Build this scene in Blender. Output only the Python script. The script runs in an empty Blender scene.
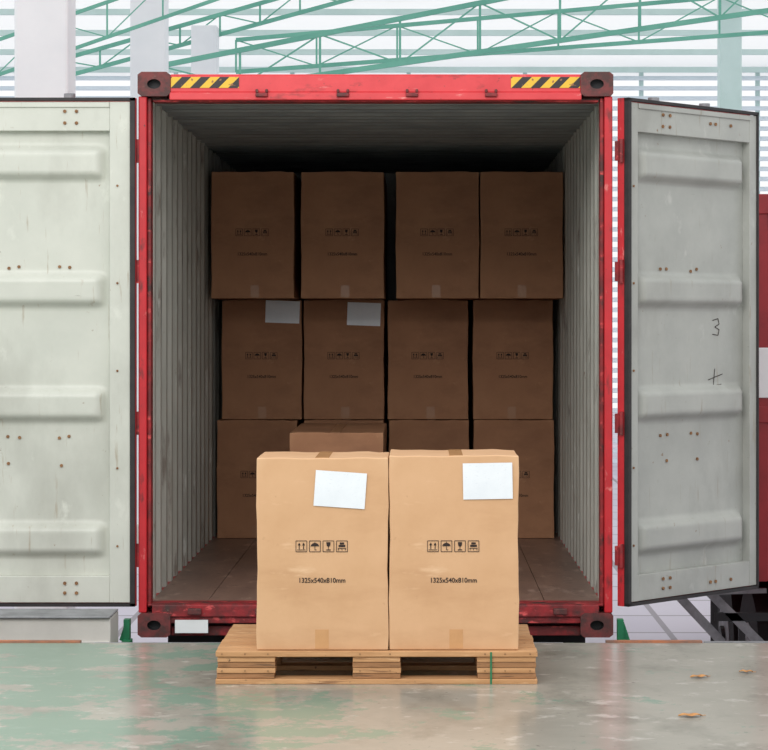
import bpy, math, random
from mathutils import Vector, Matrix
random.seed(7)
scene=bpy.context.scene
try:
    scene.view_settings.view_transform='Standard'
    scene.view_settings.look='None'
except Exception: pass

CX,CY,CZ,F=0.234,-12.0,1.48,2334.0
def S(y): return F/(y-CY)
def W(px,py,y):
    s=S(y); return Vector((CX+(px-421)/s, y, CZ-(py-326)/s))
def lin(c):
    return tuple(((v/255)/12.92 if v/255<=0.04045 else (((v/255)+0.055)/1.055)**2.4) for v in c)+(1.0,)

# ---------------------------------------------------------------- materials
def new_mat(name):
    m=bpy.data.materials.new(name); m.use_nodes=True
    nt=m.node_tree; b=nt.nodes['Principled BSDF']
    return m,nt,b
def mat(name,c1,c2=None,scale=5,rough=.6,lo=.4,hi=.65,stretch=(1,1,1),metal=0,bump=0,bscale=60,extra=None,detail=8,spec=.5,edge=None):
    """noise blend c1->c2; extra list of (colour,scale,lo,hi,stretch)"""
    m,nt,b=new_mat(name)
    b.inputs['Roughness'].default_value=rough; b.inputs['Metallic'].default_value=metal
    b.inputs['Specular IOR Level'].default_value=spec
    tc=nt.nodes.new('ShaderNodeTexCoord')
    cnt=[0]
    def noise(scale,st,detail=8):
        mp=nt.nodes.new('ShaderNodeMapping'); mp.inputs['Scale'].default_value=st
        mp.inputs['Location'].default_value=(cnt[0]*3.7,cnt[0]*1.3,cnt[0]*2.1); cnt[0]+=1
        nt.links.new(tc.outputs['Object'],mp.inputs['Vector'])
        n=nt.nodes.new('ShaderNodeTexNoise'); n.inputs['Scale'].default_value=scale; n.inputs['Detail'].default_value=detail
        n.inputs['Roughness'].default_value=.62
        nt.links.new(mp.outputs['Vector'],n.inputs['Vector']); return n
    def mixin(prev,col,sock,lo,hi):
        r=nt.nodes.new('ShaderNodeMapRange'); r.inputs['From Min'].default_value=lo; r.inputs['From Max'].default_value=hi
        nt.links.new(sock,r.inputs['Value'])
        mx=nt.nodes.new('ShaderNodeMix'); mx.data_type='RGBA'
        nt.links.new(r.outputs['Result'],mx.inputs['Factor'])
        if isinstance(prev,tuple): mx.inputs['A'].default_value=prev
        else: nt.links.new(prev,mx.inputs['A'])
        mx.inputs['B'].default_value=col
        return mx.outputs['Result']
    cur=lin(c1)
    if c2: cur=mixin(cur,lin(c2),noise(scale,stretch,detail).outputs['Fac'],lo,hi)
    for e in (extra or []):
        cur=mixin(cur,lin(e[0]),noise(e[1],e[4] if len(e)>4 else (1,1,1)).outputs['Fac'],e[2],e[3])
    if edge:
        g=nt.nodes.new('ShaderNodeNewGeometry'); cur=mixin(cur,lin(edge),g.outputs['Pointiness'],.52,.60)
    if isinstance(cur,tuple): b.inputs['Base Color'].default_value=cur
    else: nt.links.new(cur,b.inputs['Base Color'])
    if bump:
        n=noise(bscale,(1,1,1)); bp=nt.nodes.new('ShaderNodeBump'); bp.inputs['Strength'].default_value=bump; bp.inputs['Distance'].default_value=.01
        nt.links.new(n.outputs['Fac'],bp.inputs['Height']); nt.links.new(bp.outputs['Normal'],b.inputs['Normal'])
    return m

M={}
M['card']=mat('cardboard',(211,169,129),(202,159,118),4,.6,.35,.7,extra=[((190,146,106),1.5,.52,.78,(1,1,3)),((178,134,96),14,.66,.8),((222,184,146),9,.62,.75,(.4,1,2))],bump=.22,bscale=5,spec=.45,edge=(228,192,152))
M['card_in']=mat('cardboard_shaded',(176,129,96),(160,114,84),3,.7,.35,.7,spec=.3,bump=.2,bscale=5,extra=[((144,102,76),2.0,.48,.72,(1,1,2)),((188,142,108),8,.62,.75)],edge=(196,152,116))  # same cardboard in a darker copy: the container's shade is put into the colour
M['tape']=mat('packing_tape',(202,154,106),(190,142,96),9,.22)
M['tape_in']=mat('packing_tape_shaded',(170,124,88),(162,116,84),9,.35)  # tape darkened to match, interior shade painted into its colour
M['ink']=mat('print_ink',(44,32,28),rough=.8)
M['red']=mat('red_container_paint',(202,36,46),(178,28,38),5,.42,.35,.7,extra=[((126,34,36),13,.58,.68,(1,1,.4)),((222,130,125),18,.64,.72,(1,1,.5)),((84,44,40),30,.65,.72)],bump=.12,bscale=15)
M['redtop']=mat('red_header_paint',(220,62,68),(204,48,56),6,.42,.35,.7,extra=[((150,42,44),11,.59,.69,(.35,1,1)),((236,150,145),15,.63,.71,(.4,1,1.4)),((100,52,46),28,.66,.73)],bump=.08,bscale=15)
M['reddirty']=mat('red_worn_paint',(156,36,42),(104,32,34),9,.55,.4,.6,extra=[((66,42,40),7,.53,.65),((214,84,84),22,.58,.66,(.5,1,1)),((120,100,90),30,.67,.72)],bump=.25,bscale=40)
M['redsteel']=mat('rusty_casting',(116,48,48),(74,44,42),14,.6,.4,.6,bump=.3,bscale=50,extra=[((136,94,84),24,.62,.72)])
M['gasket']=mat('rubber_gasket',(30,29,31),(48,42,42),8,.6)
M['door']=mat('door_grey_paint',(206,208,198),(195,198,188),3,.42,.35,.7,extra=[((176,177,167),1.7,.5,.75,(1,1,.5)),((218,220,210),5,.62,.74,(1,1,.6)),((166,154,134),16,.63,.74,(2.2,1,.18)),((138,112,84),26,.69,.75),((128,122,112),40,.69,.75,(.3,1,1.6))],bump=.06,bscale=6)
M['door2']=mat('door_grey_paint_shaded',(176,178,172),(160,162,157),3,.42,.35,.7,extra=[((146,146,140),1.7,.48,.72,(1,1,.5)),((194,195,189),5,.62,.74,(1,1,.6)),((146,136,118),16,.63,.74,(2.2,1,.18)),((130,108,84),26,.68,.74),((110,106,98),40,.69,.74,(.3,1,1.6))],bump=.06,bscale=6)  # same scuffed door paint, darker: shade on the turned right leaf is painted in
M['wallin']=mat('container_inner_paint',(188,188,180),(166,166,158),4,.45,.35,.65,stretch=(1,1,.4),extra=[((128,120,112),11,.58,.70,(1,1,.25)),((208,210,204),14,.61,.69,(1,1,.3)),((120,100,84),26,.68,.74,(1,1,.5))])
M['ceilin']=mat('container_ceiling_paint',(144,150,150),(124,130,132),4,.5)
M['cfloor']=mat('container_plywood',(146,116,102),(116,92,82),5,.38,.35,.65,stretch=(1,.25,1),extra=[((176,148,134),9,.57,.69,(1,.3,1)),((74,60,54),12,.58,.70)],bump=.1,bscale=20)
M['rust']=mat('rust',(150,112,76),(112,76,50),60,.8)
M['wood']=mat('pallet_pine',(202,156,110),(178,132,88),6,.75,.35,.65,stretch=(.6,2,9),extra=[((136,98,66),12,.56,.68,(.4,2,5)),((222,182,138),20,.6,.7,(.3,2,4)),((98,70,50),40,.65,.71)],bump=.35,bscale=30)
M['wood2']=mat('pallet_pine_dark',(166,120,80),(136,98,64),6,.75,.35,.65,stretch=(.6,2,10),extra=[((104,76,52),14,.56,.68,(.4,2,5))],bump=.35,bscale=30)
M['white']=mat('white_column_paint',(236,239,240),(228,232,234),1.2,.6)
M['pale']=mat('pale_green_column_paint',(204,226,221),(194,218,212),1.5,.6)
M['truss']=mat('green_truss_paint',(110,180,158),(96,166,146),1.5,.5)
M['slat']=mat('louver_slat',(220,229,236),(212,222,230),.8,.5)
M['conc']=mat('weathered_concrete',(206,203,197),(190,187,181),2,.8,.35,.65,bump=.1)
M['green']=mat('green_machine_paint',(28,128,84),(20,98,66),9,.5)
M['rustedge']=mat('rusty_steel_edge',(186,116,78),(130,100,86),7,.6,.4,.6)
M['steel']=mat('grey_steel',(150,152,156),(116,118,122),8,.5,metal=.1)
M['dark']=mat('chassis_black',(38,38,42),(28,28,30),5,.6)
M['tyre']=mat('tyre_rubber',(30,30,32),(40,40,42),8,.8)
M['trred']=mat('truck_red_paint',(158,34,42),(132,26,34),4,.45)
M['leaf']=mat('dry_leaf',(205,150,90),(170,114,64),40,.7)
M['paper']=mat('paper_label',(232,237,242),(224,230,236),6,.35,extra=[((212,219,227),60,.60,.72,(1,1,2.5))])
def hazard_mat():
    m,nt,b=new_mat('hazard_stripes'); b.inputs['Roughness'].default_value=.5
    tc=nt.nodes.new('ShaderNodeTexCoord'); sp=nt.nodes.new('ShaderNodeSeparateXYZ'); nt.links.new(tc.outputs['Object'],sp.inputs[0])
    a=nt.nodes.new('ShaderNodeMath'); a.operation='SUBTRACT'
    nt.links.new(sp.outputs['X'],a.inputs[0]); nt.links.new(sp.outputs['Z'],a.inputs[1])
    mu=nt.nodes.new('ShaderNodeMath'); mu.operation='MULTIPLY'; mu.inputs[1].default_value=1/0.098; nt.links.new(a.outputs[0],mu.inputs[0])
    fr=nt.nodes.new('ShaderNodeMath'); fr.operation='FRACT'; nt.links.new(mu.outputs[0],fr.inputs[0])
    g=nt.nodes.new('ShaderNodeMath'); g.operation='GREATER_THAN'; g.inputs[1].default_value=.5; nt.links.new(fr.outputs[0],g.inputs[0])
    mx=nt.nodes.new('ShaderNodeMix'); mx.data_type='RGBA'; nt.links.new(g.outputs[0],mx.inputs['Factor'])
    mx.inputs['A'].default_value=lin((228,184,50)); mx.inputs['B'].default_value=lin((40,34,36))
    n=nt.nodes.new('ShaderNodeTexNoise'); n.inputs['Scale'].default_value=40; nt.links.new(tc.outputs['Object'],n.inputs['Vector'])
    r=nt.nodes.new('ShaderNodeMapRange'); r.inputs['From Min'].default_value=.64; r.inputs['From Max'].default_value=.72; nt.links.new(n.outputs['Fac'],r.inputs['Value'])
    m2=nt.nodes.new('ShaderNodeMix'); m2.data_type='RGBA'; nt.links.new(r.outputs['Result'],m2.inputs['Factor'])
    nt.links.new(mx.outputs['Result'],m2.inputs['A']); m2.inputs['B'].default_value=lin((150,100,60))
    nt.links.new(m2.outputs['Result'],b.inputs['Base Color']); return m
M['hazard']=hazard_mat()
def floor_mat():
    m=mat('dock_concrete',(172,168,157),(152,149,139),1.3,.22,.35,.7,extra=[((134,131,121),3.5,.50,.70,(1,.6,1)),((192,189,180),8,.58,.70),((118,114,106),26,.64,.74),((206,203,197),45,.66,.73,(.25,1,1))],bump=.06,bscale=9)
    nt=m.node_tree; b=nt.nodes['Principled BSDF']
    prev=b.inputs['Base Color'].links[0].from_socket
    tc=nt.nodes.new('ShaderNodeTexCoord')
    n=nt.nodes.new('ShaderNodeTexNoise'); n.inputs['Scale'].default_value=1.9; n.inputs['Detail'].default_value=14; n.inputs['Roughness'].default_value=.76
    nt.links.new(tc.outputs['Object'],n.inputs['Vector'])
    sp=nt.nodes.new('ShaderNodeSeparateXYZ'); nt.links.new(tc.outputs['Object'],sp.inputs[0])
    r0=nt.nodes.new('ShaderNodeMapRange'); r0.inputs['From Min'].default_value=2.0; r0.inputs['From Max'].default_value=-1.2
    r0.inputs['To Min'].default_value=-.085; r0.inputs['To Max'].default_value=.08
    nt.links.new(sp.outputs['X'],r0.inputs['Value'])
    ad=nt.nodes.new('ShaderNodeMath'); nt.links.new(n.outputs['Fac'],ad.inputs[0]); nt.links.new(r0.outputs['Result'],ad.inputs[1])
    r=nt.nodes.new('ShaderNodeMapRange'); r.inputs['From Min'].default_value=.54; r.inputs['From Max'].default_value=.575
    r.inputs['To Max'].default_value=.8
    nt.links.new(ad.outputs[0],r.inputs['Value'])
    mx=nt.nodes.new('ShaderNodeMix'); mx.data_type='RGBA'; nt.links.new(r.outputs['Result'],mx.inputs['Factor'])
    nt.links.new(prev,mx.inputs['A']); mx.inputs['B'].default_value=lin((120,154,136))
    nt.links.new(mx.outputs['Result'],b.inputs['Base Color'])
    return m
M['floor']=floor_mat()
def ground_mat():
    m,nt,b=new_mat('paved_yard'); b.inputs['Roughness'].default_value=.7
    tc=nt.nodes.new('ShaderNodeTexCoord'); br=nt.nodes.new('ShaderNodeTexBrick'); br.inputs['Scale'].default_value=1
    br.inputs['Brick Width'].default_value=1.2; br.inputs['Row Height'].default_value=1.2; br.inputs['Mortar Size'].default_value=.03; br.offset=0
    br.inputs['Color1'].default_value=lin((204,198,208)); br.inputs['Color2'].default_value=lin((196,190,202)); br.inputs['Mortar'].default_value=lin((150,144,150))
    nt.links.new(tc.outputs['Object'],br.inputs['Vector']); nt.links.new(br.outputs['Color'],b.inputs['Base Color']); return m
M['ground']=ground_mat()
def roof_mat():
    m,nt,b=new_mat('translucent_roof_sheet'); b.inputs['Base Color'].default_value=lin((245,248,250)); b.inputs['Roughness'].default_value=.6
    t=nt.nodes.new('ShaderNodeBsdfTranslucent'); t.inputs['Color'].default_value=(1,1,1,1)
    mx=nt.nodes.new('ShaderNodeMixShader'); mx.inputs[0].default_value=.88
    nt.links.new(b.outputs[0],mx.inputs[1]); nt.links.new(t.outputs[0],mx.inputs[2]); nt.links.new(mx.outputs[0],nt.nodes['Material Output'].inputs[0]); return m
M['roof']=roof_mat()

# ---------------------------------------------------------------- builder
class B:
    def __init__(s): s.v=[]; s.f=[]; s.m=[]; s.mats=[]
    def mi(s,k):
        if k not in s.mats: s.mats.append(k)
        return s.mats.index(k)
    def add(s,vs,fs,k):
        o=len(s.v); s.v+= [tuple(v) for v in vs]; i=s.mi(k)
        for f in fs: s.f.append([o+a for a in f]); s.m.append(i)
    def box(s,x0,x1,y0,y1,z0,z1,k):
        vs=[(x,y,z) for x in (x0,x1) for y in (y0,y1) for z in (z0,z1)]
        s.add(vs,[(0,1,3,2),(4,6,7,5),(0,4,5,1),(2,3,7,6),(0,2,6,4),(1,5,7,3)],k)
    def beam(s,a,b,w,h,k,up=(0,0,1)):
        a=Vector(a); b=Vector(b); d=(b-a).normalized(); u=Vector(up)
        if abs(d.dot(u))>.95: u=Vector((0,1,0))
        r=d.cross(u).normalized(); u=r.cross(d)
        vs=[p+r*(i*w/2)+u*(j*h/2) for p in (a,b) for i,j in ((-1,-1),(1,-1),(1,1),(-1,1))]
        s.add(vs,[(3,2,1,0),(4,5,6,7),(0,1,5,4),(1,2,6,5),(2,3,7,6),(3,0,4,7)],k)
    def cyl(s,a,b,r,k,n=16,r2=None):
        a=Vector(a); b=Vector(b); d=(b-a).normalized(); u=Vector((0,0,1)) if abs(d.z)<.9 else Vector((1,0,0))
        p=d.cross(u).normalized(); q=d.cross(p); r2=r if r2 is None else r2
        vs=[a+(p*math.cos(t)+q*math.sin(t))*r for t in [2*math.pi*i/n for i in range(n)]]
        vs+=[b+(p*math.cos(t)+q*math.sin(t))*r2 for t in [2*math.pi*i/n for i in range(n)]]
        fs=[(i,n+i,n+(i+1)%n,(i+1)%n) for i in range(n)]+[tuple(range(n)),tuple(range(2*n-1,n-1,-1))]
        s.add(vs,fs,k)
    def grid(s,nu,nv,fn,k):
        vs=[fn(i/nu,j/nv) for i in range(nu+1) for j in range(nv+1)]
        fs=[(i*(nv+1)+j,(i+1)*(nv+1)+j,(i+1)*(nv+1)+j+1,i*(nv+1)+j+1) for i in range(nu) for j in range(nv)]
        s.add(vs,fs,k)
    def obj(s,name,parent=None,bevel=0,smooth=False,loc=(0,0,0),rot=0):
        me=bpy.data.meshes.new(name); me.from_pydata(s.v,[],s.f)
        for k in s.mats: me.materials.append(M[k])
        me.polygons.foreach_set('material_index',s.m)
        if smooth: me.polygons.foreach_set('use_smooth',[True]*len(me.polygons))
        me.update()
        o=bpy.data.objects.new(name,me); scene.collection.objects.link(o); o.location=loc; o.rotation_euler=(0,0,rot)
        if parent: o.parent=parent
        if bevel:
            md=o.modifiers.new('bevel','BEVEL'); md.width=bevel; md.segments=2; md.limit_method='ANGLE'; md.angle_limit=math.radians(40)
        return o
def empty(name,loc=(0,0,0)):
    e=bpy.data.objects.new(name,None); e.location=loc; e.empty_display_size=.2; scene.collection.objects.link(e); return e

# ---------------------------------------------------------------- ground, dock
b=B(); b.box(-9,9,-13.5,-1.09,-1.2,0,'floor'); floor=b.obj('floor',bevel=.01)
b=B(); b.box(-30,30,-1.09,60,-1.35,-1.2,'ground'); b.obj('ground')
b=B(); b.box(-9,-1.36,-1.089,-1.04,-.05,.006,'rustedge'); b.box(-1.3,.9,-1.089,-1.05,-.05,-.004,'steel'); b.box(1.1,1.55,-1.089,-1.04,-.05,.006,'rustedge'); b.box(1.56,9,-1.089,-1.05,-.05,.002,'steel'); b.obj('trim_1')
b=B(); b.box(-9,-1.28,-.62,-.32,-1.2,.055,'conc'); b.box(-9,-1.28,-.64,-.62,-.2,-.055,'conc'); b.box(-9,-1.28,-.64,-.32,.056,.066,'steel'); b.obj('wall_left',bevel=.008)

# dock leveler with green side bars
dl=empty('dock_leveler',(0,-1.04,0))
b=B()
b.box(-1.2,1.2,0,.9,-.2,-.18,'steel')
for sx in (-1,1):
    x=sx*1.245
    b.box(x-.02,x+.02,.0,.85,-.2,-.10,'green')
    b.box(x-.02,x+.01,.80,.86,-.2,-.0,'green')
    b.beam((x,.83,-.02),(x+sx*.03,.83,-.11),.02,.03,'green')
b.box(-1.12,-.78,.86,.9,-.18,-.13,'green'); b.box(.78,1.12,.86,.9,-.18,-.13,'green')
b.obj('lip_plate',dl)
b=B(); b.box(-1.2,-1.1,.1,.7,-1.2,-.2,'dark'); b.box(1.1,1.2,.1,.7,-1.2,-.2,'dark'); b.obj('legs',dl)

# ---------------------------------------------------------------- container
cont=empty('shipping_container')
ZB,ZT=-.12,2.786; HW=1.219; L=6.06
def casting(b,x0,x1,y0,y1,z0,z1,k='redsteel'):
    n=24; cx,cz=(x0+x1)/2,(z0+z1)/2; hw,hh=(x1-x0)/2,(z1-z0)/2
    out=[];inn=[]
    for i in range(n):
        t=2*math.pi*(i+.5)/n; c,s_=math.cos(t),math.sin(t); q=max(abs(c),abs(s_))
        out.append((cx+hw*c/q,y0,cz+hh*s_/q)); inn.append((cx+hw*.42*c,y0,cz+hh*.40*s_))
    dep=[(p[0],y0+.05,p[2]) for p in inn]; bk=[(p[0],y1,p[2]) for p in out]
    vs=out+inn+dep+bk
    b.add(vs,[(i,(i+1)%n,n+(i+1)%n,n+i) for i in range(n)]+[(3*n+i,3*n+(i+1)%n,(i+1)%n,i) for i in range(n)]+[tuple(range(3*n,4*n))],k)
    b.add(inn+dep,[(i,(i+1)%n,n+(i+1)%n,n+i) for i in range(n)]+[tuple(range(n,2*n))],'dark')
b=B()
for sx in (-1,1):
    xa,xb=sorted((sx*HW,sx*(HW-.162)))
    for z0,z1 in ((ZB,ZB+.125),(ZT-.125,ZT)):
        casting(b,xa-.003,xb+.003,-.012,.17,z0,z1)
        b.box(xa,xb,L-.17,L,z0,z1,'redsteel')
b.obj('corner_castings',cont)
b=B()
for sx in (-1,1):
    xa,xb=sorted((sx*HW,sx*(HW-.042))); b.box(xa,xb,0,.15,ZB+.125,ZT-.125,'red')
    xa,xb=sorted((sx*(HW-.042),sx*(HW-.062))); b.box(xa,xb,.03,.12,ZB+.15,ZT-.13,'reddirty')
    xa,xb=sorted((sx*(HW-.0),sx*(HW-.075))); b.box(xa,xb,L-.15,L,ZB+.12,ZT-.12,'red')
    b.box(*sorted((sx*HW,sx*(HW-.06))),.15,L-.15,ZT-.09,ZT-.02,'red')
    b.box(*sorted((sx*HW,sx*(HW-.05))),.15,L-.15,ZB+.0,ZB+.165,'red')
b.obj('corner_posts',cont,bevel=.006)
b=B()
b.box(-HW+.162,HW-.162,.0,.12,ZT-.105,ZT-.018,'redtop')
b.box(-HW+.16,HW-.16,-.012,.12,ZT-.145,ZT-.105,'redtop')
b.box(-HW+.07,HW-.07,.03,.13,ZT-.152,ZT-.140,'reddirty')
b.box(-HW+.162,HW-.162,.015,.12,ZT-.02,ZT-.01,'redtop')
for px in (262,343,412,491):
    x=W(px,0,0).x
    b.box(x-.032,x+.032,-.03,0,ZT-.130,ZT-.108,'reddirty'); b.box(x-.032,x-.018,-.03,0,ZT-.108,ZT-.09,'redsteel'); b.box(x+.018,x+.032,-.03,0,ZT-.108,ZT-.09,'redsteel')
b.obj('header_beam',cont,bevel=.005)
b=B()
b.box(-HW+.07,HW-.07,-.005,.16,ZB+.105,.045,'reddirty')
b.box(-HW+.162,HW-.162,.01,.05,ZB+.07,ZB+.105,'reddirty')
b.box(-HW+.162,HW-.162,.06,.12,ZB+.0,ZB+.05,'reddirty')
for px in (195,262,343,412,491,560):
    x=W(px,0,0).x; b.box(x-.035,x+.035,-.035,0,.0,.03,'redsteel')
b.obj('sill_beam',cont,bevel=.004)
b=B()
x0,x1=W(175,0,0).x,W(208,0,0).x; b.box(x0,x1,-.002,.008,W(0,633,0).z,W(0,620,0).z,'white'); b.obj('id_plate',cont)
for (a,c) in ((171,239),(511,580)):
    b=B(); x0,x1=W(a,0,0).x,W(c,0,0).x
    b.box(-(x1-x0)/2,(x1-x0)/2,-.003,0,-.028,.028,'hazard'); b.obj('hazard_sticker',cont,loc=((x0+x1)/2,-.001,W(0,82.5,0).z))

def trap(t,pitch,d):
    u=(t/pitch)%1
    if u<.25: return 0
    if u<.5: return d*(u-.25)/.25
    if u<.75: return d
    return d*(1-(u-.75)/.25)
def corr_pts(a,bb,pitch):
    n=int((bb-a)/(pitch/4)); return [a+i*pitch/4 for i in range(n+1)]+([bb] if (bb-a)-n*pitch/4>1e-4 else [])
PI=.28
ys=corr_pts(.14,L-.06,PI)
b=B()
for sx in (-1,1):
    for off,k in ((0,'wallin'),(.004,'red')):
        vs=[];fs=[]
        for y in ys:
            x=sx*(1.168+trap(y,PI,.045)+off)
            vs+=[(x,y,.03),(x,y,2.70)]
        fs=[(2*i,2*i+2,2*i+3,2*i+1) for i in range(len(ys)-1)]
        b.add(vs,fs,k)
b.obj('side_walls',cont)
b=B()
yc=corr_pts(.105,L-.05,.21)
for off,k in ((0,'ceilin'),(.006,'red')):
    vs=[]
    for y in yc:
        z=2.655+trap(y,.21,.03)+off; vs+=[(-1.2,y,z),(1.2,y,z)]
    b.add(vs,[(2*i,2*i+2,2*i+3,2*i+1) for i in range(len(yc)-1)],k)
b.obj('roof_sheet',cont)
b=B(); b.box(-1.21,1.21,L-.05,L-.02,.03,2.7,'wallin'); b.obj('end_wall',cont)
b=B()
xs=[-1.17+i*2.34/8 for i in range(9)]
for i in range(8): b.box(xs[i]+.002,xs[i+1]-.002,.13,L-.05,.02,.048,'cfloor')
b.box(-1.17,1.17,.13,L-.05,.0,.02,'dark')
b.box(-1.17,1.17,.0,.14,.043,.052,'reddirty') 
y=.3
while y<L: b.box(-1.17,1.17,y,y+.05,-.12,.0,'dark'); y+=.35
b.obj('floor_deck',cont)

# doors
def sm(x): x=max(0,min(1,x)); return x*x*(3-2*x)
DW,DZ0,DZ1=1.155,.04,2.652
def make_door(name,side,mk):
    d=empty(name); d.parent=cont
    b=B(); g=side
    def bx(u0,u1,y0,y1,z0,z1,k): b.box(min(g*u0,g*u1),max(g*u0,g*u1),y0,y1,z0,z1,k)
    st=.07 if side>0 else .11
    so=.075
    bx(.025,st+.02,0,.05,DZ0+.02,DZ1-.02,mk); bx(DW-so,DW-.012,0,.05,DZ0+.02,DZ1-.02,mk)
    bx(st+.02,DW-so,.002,.05,DZ1-.17,DZ1-.02,mk); bx(st+.02,DW-so,.002,.05,DZ0+.02,DZ0+.155,mk)
    bx(st+.02,DW-so,-.006,.0,DZ1-.05,DZ1-.024,mk)
    b.obj('frame',d,bevel=.006)
    b=B()
    bx(.0,.025,-.008,.02,DZ0,DZ1,'gasket'); bx(DW-.014,DW,-.008,.02,DZ0,DZ1,'gasket'); bx(0,DW,-.008,.02,DZ1-.016,DZ1,'gasket'); bx(0,DW,-.008,.02,DZ0,DZ0+.016,'gasket')
    b.obj('gasket',d)
    b=B(); bx(-.002,DW,.05,.062,DZ0,DZ1,'red'); bx(-.003,.02,.02,.05,DZ0,DZ1,'red')
    for u in (.35,.8):
        b.cyl((g*u,.10,DZ0),(g*u,.10,DZ1),.017,'steel')
        for z in (.3,1.0,1.7,2.4): b.box(g*u-.05,g*u+.05,.06,.12,z-.03,z+.03,'steel')
        b.cyl((g*u,.10,DZ1),(g*u,.10,DZ1+.03),.03,'steel')
    b.obj('outer_skin',d)
    b=B(); u0,u1=st+.02,DW-so; z0,z1=DZ0+.155,DZ1-.17
    ribs=[CZ-(py-326)/194.5 for py in (163,290,405,540)]
    def fn(a,c):
        u=u0+(u1-u0)*a; z=z0+(z1-z0)*c
        e=min(u-u0,u1-u); h=0
        tp=sm((e-.015)/.06)
        for r in ribs:
            q=(.095-abs(z-r))/.045
            h=max(h,sm(q))
        y=.048-.046*h*tp
        return (g*u,y,z)
    b.grid(60,170,fn,mk)
    b.obj('pressed_panel',d,smooth=True)
    b=B(); rnd=random.Random(3 if side>0 else 5)
    def bolt(u,z,y,r=.009): b.cyl((g*u,y,z),(g*u,y-.006,z),r,'rust',8)
    for u in (.30,.36): bolt(u,DZ1-.07,.0); bolt(u,DZ1-.13,.002); bolt(u,DZ0+.07,.0); bolt(u,DZ0+.12,.0)
    for u in (DW*.62,DW*.66,DW*.78): bolt(u,DZ1-.09,.0); bolt(u,DZ0+.07,.0)
    for py in (268,437,465):
        z=CZ-(py-326)/194.5
        for u in (.34,.39,.60,.66) if py!=465 else (.39,.66): bolt(u+rnd.uniform(-.006,.006),z+rnd.uniform(-.008,.008),.047,.0085)
    for z in (.35,.75,1.25,1.7,2.2): bolt(st-.02,z,.0,.006)
    b.obj('bolts',d)
    b=B()
    for z in (.3,.98,1.76,2.38):
        b.cyl((-g*.012,.03,z-.06),(-g*.012,.03,z+.06),.012,'reddirty',12); bx(-.028,.03,.035,.06,z-.05,z+.05,'reddirty')
    b.obj('hinges',d)
    return d
dl_=make_door('left_leaf',-1,'door'); dl_.location=(W(136,0,0).x-.003,-.02,0)
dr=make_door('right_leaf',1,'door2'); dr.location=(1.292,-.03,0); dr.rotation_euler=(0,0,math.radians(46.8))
def scribble(parent,pts,loc,k='ink',w=.004):
    b=B()
    for st in pts:
        for a,c in zip(st[:-1],st[1:]): b.beam((a[0],0,a[1]),(c[0],0,c[1]),w,.001,k,up=(0,1,0))
    b.obj('marker_scribble',parent,loc=loc)
scribble(dr,[[(0,.08),(.05,.09),(.06,.06),(.02,.045),(.06,.03),(.05,0),(.0,.005)]],(.80,.046,1.43))
scribble(dr,[[(0,.07),(.13,.10)],[(.06,.13),(.045,.02),(0,-.03)],[(.05,.04),(.12,.045)],[(.09,.045),(.085,-.02)],[(.04,-.02),(.15,-.01)]],(.76,.046,1.12))

# trailer chassis under container
tc=empty('trailer_chassis')
b=B()
for x in (-.45,.45): b.box(x-.06,x+.06,.2,9,-.42,-.121,'dark')
for y in (.3,2,4,5.8): b.box(-1.1,1.1,y,y+.12,-.24,-.122,'dark')
b.box(-1.1,1.1,.25,.33,-.75,-.62,'dark'); b.box(-.8,-.72,.25,.33,-.62,-.2,'dark'); b.box(.72,.8,.25,.33,-.62,-.2,'dark')
b.obj('frame_rails',tc)
def wheel(b,x,y,z,r,w):
    b.cyl((x-w/2,y,z),(x+w/2,y,z),r,'tyre',28)
    b.cyl((x-w/2-.005,y,z),(x+w/2+.005,y,z),r*.55,'steel',20); b.cyl((x-w/2-.03,y,z),(x+w/2+.03,y,z),r*.2,'dark',12)
b=B()
for y in (1.3,2.6):
    b.cyl((-.95,y,-.72),(.95,y,-.72),.06,'dark')
    for x in (-.95,-.66,.66,.95): wheel(b,x,y,-.71,.49,.26)
b.obj('wheels',tc)

# ---------------------------------------------------------------- boxes
def text_mesh(body,width,name):
    cu=bpy.data.curves.new(name,'FONT'); cu.body=body; cu.size=1; cu.offset=.016; cu.align_x='CENTER'; cu.align_y='CENTER'
    o=bpy.data.objects.new(name,cu); scene.collection.objects.link(o)
    dg=bpy.context.evaluated_depsgraph_get(); dg.update()
    me=bpy.data.meshes.new_from_object(o.evaluated_get(dg)); bpy.data.objects.remove(o)
    xs=[v.co.x for v in me.vertices]; w=max(xs)-min(xs); cx=(max(xs)+min(xs))/2; k=width/w
    for v in me.vertices: v.co=Vector(((v.co.x-cx)*k,0,v.co.y*k*1.08))
    return me
TM=text_mesh('1325x540x810mm',.190,'size_text'); TM.materials.append(M['ink'])
b=B()
def line(a,c,w=.0024): b.beam((a[0],0,a[1]),(c[0],0,c[1]),w,.0006,'ink',up=(0,1,0))
def poly(pts): b.add([(p[0],-.0003,p[1]) for p in pts],[tuple(range(len(pts)))],'ink')
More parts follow.
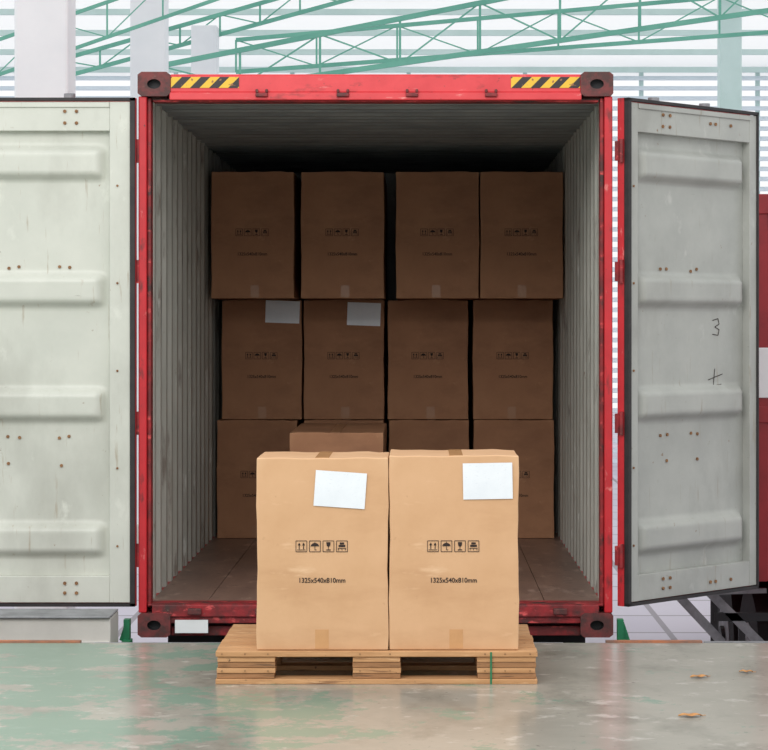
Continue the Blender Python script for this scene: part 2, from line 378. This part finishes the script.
for i,cx in enumerate((-.084,-.028,.028,.084)):
    h=.0225
    for a,c in (((-h,-h),(h,-h)),((h,-h),(h,h)),((h,h),(-h,h)),((-h,h),(-h,-h))): line((cx+a[0],a[1]),(cx+c[0],c[1]))
    if i==0:
        for dx in (-.009,.009):
            line((cx+dx,-.012),(cx+dx,.008),.0035); poly([(cx+dx-.006,.004),(cx+dx+.006,.004),(cx+dx,.016)])
        line((cx-.017,-.015),(cx+.017,-.015))
    elif i==1:
        poly([(cx-.017,.0)]+[(cx+.017*math.cos(t),.0+.014*math.sin(t)) for t in [math.pi-math.pi*j/10 for j in range(1,10)]]+[(cx+.017,.0)])
        line((cx,0),(cx,-.015)); line((cx,-.015),(cx+.007,-.015)); line((cx,.01),(cx,.018))
    elif i==2:
        poly([(cx-.009,.017),(cx+.009,.017),(cx+.007,.002),(cx+.002,-.002),(cx-.002,-.002),(cx-.007,.002)])
        line((cx,0),(cx,-.014)); line((cx-.009,-.015),(cx+.009,-.015),.004)
    else:
        poly([(cx-.014,-.003),(cx+.014,-.003),(cx+.014,.006),(cx-.014,.006)]); poly([(cx-.009,.008),(cx+.009,.008),(cx+.009,.016),(cx-.009,.016)])
        line((cx-.017,-.009),(cx+.017,-.009)); line((cx-.014,-.009),(cx-.014,-.017)); line((cx+.014,-.009),(cx+.014,-.017)); line((cx,-.009),(cx,-.017))
tmp=b.obj('icons_tmp'); IM=tmp.data; bpy.data.objects.remove(tmp)

def carton(x0,x1,y,z0,z1,depth,k='card',label=None,seed=0,rot=0,tape='tape'):
    w=x1-x0; h=z1-z0; rnd=random.Random(seed)
    b=B(); n=12
    ph=[rnd.uniform(0,6) for _ in range(6)]
    def wob(x,y,z):
        fx=2*x/w; fz=(z-h/2)/(h/2)
        x+= (.0022*math.sin(z*11+ph[0])+.0012*math.sin(z*37+ph[2]))*fx*abs(fx)**3
        z+= (.0018*math.sin(x*13+ph[1])+.001*math.sin(x*41+ph[3]))*max(0,fz)**6
        if fz>.8 and abs(fx)>.8: z-=.004*rnd.random()
        return (x,y,z)
    cache={}
    def wb(x,y,z):
        key=(round(x,4),round(y,4),round(z,4))
        if key not in cache: cache[key]=wob(x,y,z)
        return cache[key]
    b.grid(n,n,lambda a,c:wb(-w/2+w*a,0,h*c),k)
    b.grid(n,n,lambda a,c:wb(w/2-w*a,depth,h*c),k)
    b.grid(n,n,lambda a,c:wb(-w/2,depth-depth*a,h*c),k)
    b.grid(n,n,lambda a,c:wb(w/2,depth*a,h*c),k)
    b.grid(n,n,lambda a,c:wb(-w/2+w*a,depth*c,h),k)
    b.grid(n,n,lambda a,c:wb(-w/2+w*a,depth-depth*c,0),k)
    o=b.obj('cardboard_box',loc=((x0+x1)/2,y,z0),rot=rot)
    wd=o.modifiers.new('weld','WELD'); wd.merge_threshold=.0005
    bv=o.modifiers.new('bevel','BEVEL'); bv.width=.005; bv.segments=3; bv.limit_method='ANGLE'; bv.angle_limit=math.radians(50)
    ic=bpy.data.objects.new('handling_icons',IM); scene.collection.objects.link(ic); ic.parent=o; ic.location=(-.003,-.0022,.43)
    tx=bpy.data.objects.new('size_text',TM); scene.collection.objects.link(tx); tx.parent=o; tx.location=(0,-.0022,.288)
    bb=B()
    dx=rnd.uniform(-.01,.02)
    bb.box(dx-.028,dx+.028,-.0010,.0,.006,.085,tape)
    bb.box(dx-.028,dx+.028,.006,depth-.006,h-.001,h+.0008,tape)
    bb.obj('tape',o)
    if label:
        lx,lz,lw,lh,a=label
        p=B(); p.grid(6,6,lambda u,v:((u-.5)*lw,-.0018-.003*math.sin(u*5)**2*v,(v-.5)*lh),'paper')
        q=p.obj('paper_label',o,loc=(lx,-.003,lz),smooth=True); q.rotation_euler=(0,math.radians(a),0)
    return o
yb=3.72
XS=[(-1.14,-.60),(-.556,-.016),(.018,.558),(.59,1.13)]
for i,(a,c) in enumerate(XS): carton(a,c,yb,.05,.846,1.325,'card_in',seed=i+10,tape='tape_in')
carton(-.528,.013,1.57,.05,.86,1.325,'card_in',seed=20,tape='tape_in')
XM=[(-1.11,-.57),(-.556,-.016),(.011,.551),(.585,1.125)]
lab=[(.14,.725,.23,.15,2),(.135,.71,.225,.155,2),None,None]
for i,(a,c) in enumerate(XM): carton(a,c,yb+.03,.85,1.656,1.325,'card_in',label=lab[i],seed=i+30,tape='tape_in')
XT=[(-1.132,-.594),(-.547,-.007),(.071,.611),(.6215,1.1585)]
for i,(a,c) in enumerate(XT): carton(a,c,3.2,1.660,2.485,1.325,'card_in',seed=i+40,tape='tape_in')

# ---------------------------------------------------------------- pallet
PY=-2.36; px0,px1=-.617,.717; PD=.88
pal=empty('wooden_pallet',((px0+px1)/2,PY,0)); pw=(px1-px0)/2
b=B(); PZ=.137
nb=7; bw=(PD-.012*(nb-1))/nb
for i in range(nb):
    y0=i*(bw+.012); b.box(-pw+random.uniform(0,.008),pw-random.uniform(0,.008),y0,y0+bw,PZ-.024,PZ-random.uniform(0,.001),'wood')
b.obj('deck_boards',pal,bevel=.003)
b=B()
def pxl(p): return (p-421)/242+CX-(px0+px1)/2
for (a,c) in ((215,276),(351,402),(476,538)):
    x0,x1=pxl(a)+.003,pxl(c)-.003
    if a==215: x0=-pw+.006
    if c==538: x1=pw-.006
    for yy in (.006,PD/2-.05,PD-.106):
        zz=[.021,.044,.066,.09,PZ-.0245]
        for j in range(4):
            e=.002 if j%2 else .006
            b.box(x0+random.uniform(0,.005),x1-random.uniform(0,.005),yy+e+random.uniform(-.003,.003),yy+.1,zz[j]+.0008,zz[j+1]-.0006,'wood' if j%2 else 'wood2')
b.obj('blocks',pal,bevel=.002)
b=B()
for yy in (0,PD/2-.055,PD-.11): b.box(-pw+.002,pw-.002,yy,yy+.11,0,.021,'wood')
for x in (-pw+.05,0,pw-.15): b.box(x,x+.1,.112,PD/2-.056,.0,.02,'wood2'); b.box(x,x+.1,PD/2+.056,PD-.111,.0,.02,'wood2')
b.obj('bottom_boards',pal,bevel=.003)
b=B(); x=pxl(491); b.box(x-.004,x+.004,-.002,.0,.0,PZ-.004,'green'); b.obj('strap',pal)
b=B()
for p in (222,245,268,360,390,485,505,530):
    for z in (PZ-.012,.055): b.cyl((pxl(p),.001,z),(pxl(p),-.002,z),.0035,'rust',8)
b.obj('nails',pal)

FB=.47
carton(-.446,.0975,-2.335,PZ+.001,PZ+.797,FB,'card',label=(.074,.665,.212,.148,4),seed=1)
carton(.103,.638,-2.33,PZ+.001,PZ+.806,FB,'card',label=(.140,.70,.205,.15,-1),seed=2)

def leaf(px,py,ln,rot):
    s=(py-326)/1.48; y=F/s-12; x=CX+(px-421)/s
    b=B()
    def fn(a,c):
        t=a; wd=.32*ln*math.sin(math.pi*min(1,t*.97+.02))**.8; v=(c-.5)*2
        return ((t-.5)*ln, v*wd, .003+.004*v*v+.004*math.sin(t*6)**2)
    b.grid(10,6,fn,'leaf'); b.cyl((ln*.45,0,.004),(ln*.7,.01,.004),.0015,'leaf',6)
    b.obj('fallen_leaf',loc=(x,y,.001),rot=rot,smooth=True)
leaf(690,717,.09,.1); leaf(699,678,.08,.3); leaf(746,673,.06,-.2)

# ---------------------------------------------------------------- building behind
def column(p0,p1,y,k,ztop=9):
    a=W(p0,0,y).x; c=W(p1,0,y).x; w=c-a
    b=B(); b.box(a,c,y,y+w,-1.2,ztop,k); b.box(a-.05,c+.05,y-.05,y+w+.05,-1.2,-.9,'conc'); b.obj('column',bevel=.02)
column(14,68,6,'white'); column(130,165,16,'white'); column(191,217,25.6,'white',W(0,25,25.6).z); column(720,742,25.6,'pale')
WY=32
b=B(); z=-1.1
while z<8.5:
    b.add([(-11,WY,z),(11,WY,z),(11,WY+.07,z+.08),(-11,WY+.07,z+.08),(-11,WY+.01,z-.01),(11,WY+.01,z-.01),(11,WY+.08,z+.07),(-11,WY+.08,z+.07)],[(0,1,2,3),(7,6,5,4),(0,4,5,1),(3,2,6,7)],'slat'); z+=.19
x=-11
while x<11.1: b.box(x-.04,x+.04,WY+.11,WY+.2,-1.2,8.5,'pale'); x+=2.2
b.obj('wall_back')
b=B()
ya,za,yb2,zb=33,6.3,9,8.2
def rz(y): return za+(ya-y)/(ya-yb2)*(zb-za)
b.add([(-12,ya,za),(12,ya,za),(12,yb2,zb),(-12,yb2,zb)],[(0,1,2,3)],'roof')
for i in range(14):
    y=ya-1-i*1.7; b.box(-12,12,y-.03,y+.03,rz(y)-.12,rz(y)-.02,'pale')
b.obj('ceiling')
def truss(y,pts_lo,pts_hi,n,k='truss',w=.07,diag=True):
    b=B()
    A,Bq=[W(p[0],p[1],y) for p in pts_lo]; C,D=[W(p[0],p[1],y) for p in pts_hi]
    b.beam(A,Bq,w,w*1.3,k); b.beam(C,D,w,w*1.3,k)
    for i in range(n+1):
        t=i/n; p=A.lerp(Bq,t); q=C.lerp(D,t); b.beam(p,q,w*.6,w*.6,k)
        if i<n and diag:
            p2=A.lerp(Bq,(i+1)/n); q2=C.lerp(D,(i+1)/n)
            b.beam(*((q,p2) if i%2==0 else (p,q2)),w*.4,w*.4,k)
    b.obj('roof_truss')
truss(18,((160,98),(800,6)),((160,66),(800,-60)),8,w=.05)
truss(22,((236,72),(800,30)),((236,40),(800,-10)),7,w=.045)
truss(14,((-60,95),(330,-40)),((-60,60),(330,-75)),7,w=.03)
truss(26,((60,78),(420,-20)),((60,60),(420,-42)),9,w=.05)

# ---------------------------------------------------------------- red trailer at right
tr=empty('cargo_trailer',(W(757,0,2).x,2,0))
b=B()
b.box(0,2.3,0,6,-.05,.05,'trred'); 
b.box(0,.05,0,6,.05,2.2,'trred'); b.box(2.25,2.3,0,6,.05,2.2,'trred'); b.box(.05,2.25,0,.04,.05,2.2,'trred'); b.box(.05,2.25,5.96,6,.05,2.2,'trred')
for x in [i*.3 for i in range(8)]: b.box(x,x+.06,-.03,0,-.05,2.22,'trred')
b.box(0,2.3,-.04,0,2.15,2.27,'trred'); b.box(0,2.3,-.04,0,.9,1.0,'trred')
for y in [.5+i*.7 for i in range(8)]: b.box(-.02,0,y,y+.06,0,2.2,'trred')
b.box(.0,.3,-.045,-.035,1.05,1.35,'white')
b.obj('cargo_body',tr,bevel=.005)
b=B()
for x in (.6,1.6): b.box(x,x+.12,0,6,-.4,-.05,'dark')
for y in (1.0,2.2):
    b.cyl((.1,y,-.7),(2.2,y,-.7),.06,'dark')
    for x in (.22,.5,1.8,2.08): wheel(b,x,y,-.7,.5,.26)
for x in (.7,1.6): b.box(x,x+.1,5,5.1,-1.2,-.4,'dark')
b.obj('chassis',tr)
b=B()
b.beam((-.58,.3,-.02),(-.02,.3,-.62),.05,.055,'steel'); b.beam((-.40,.3,.0),(.1,.3,-.5),.05,.055,'steel')
b.beam((-.5,.3,-.16),(.1,.3,-.14),.03,.03,'steel')
b.beam((-.22,.3,.03),(-.22,.3,-1.2),.04,.04,'dark'); b.beam((-.05,.3,-.3),(-.05,.3,-1.2),.04,.04,'dark'); b.beam((-.22,.3,-.3),(.7,.3,-.3),.05,.05,'dark'); b.beam((-.22,.33,-.06),(.7,.33,-.06),.04,.04,'dark')
b.obj('side_guard',tr)

# ---------------------------------------------------------------- light
w=bpy.data.worlds.new('World'); scene.world=w; w.use_nodes=True
bg=w.node_tree.nodes['Background']; bg.inputs[0].default_value=(.97,.985,1,1); bg.inputs[1].default_value=1.04
def area(name,loc,tgt,size,power,col=(1,1,1)):
    l=bpy.data.lights.new(name,'AREA'); l.shape='RECTANGLE'; l.size=size[0]; l.size_y=size[1]; l.energy=power; l.color=col
    o=bpy.data.objects.new(name,l); scene.collection.objects.link(o); o.location=loc
    o.rotation_euler=(Vector(tgt)-Vector(loc)).to_track_quat('-Z','Y').to_euler(); return o
area('front_fill_lamp',(-1.5,-8,6.2),(0,-.5,.8),(6,4),430,(1,.975,.94))  # added fill light, out of view, to brighten the front boxes and dock

cam=bpy.data.cameras.new('camera'); co=bpy.data.objects.new('camera',cam); scene.collection.objects.link(co)
co.location=(CX,CY,CZ); co.rotation_euler=(math.radians(90),0,0)
cam.sensor_width=36; cam.lens=F*36/768; cam.shift_x=-37/768; cam.shift_y=-49/768; cam.clip_end=200
scene.camera=co
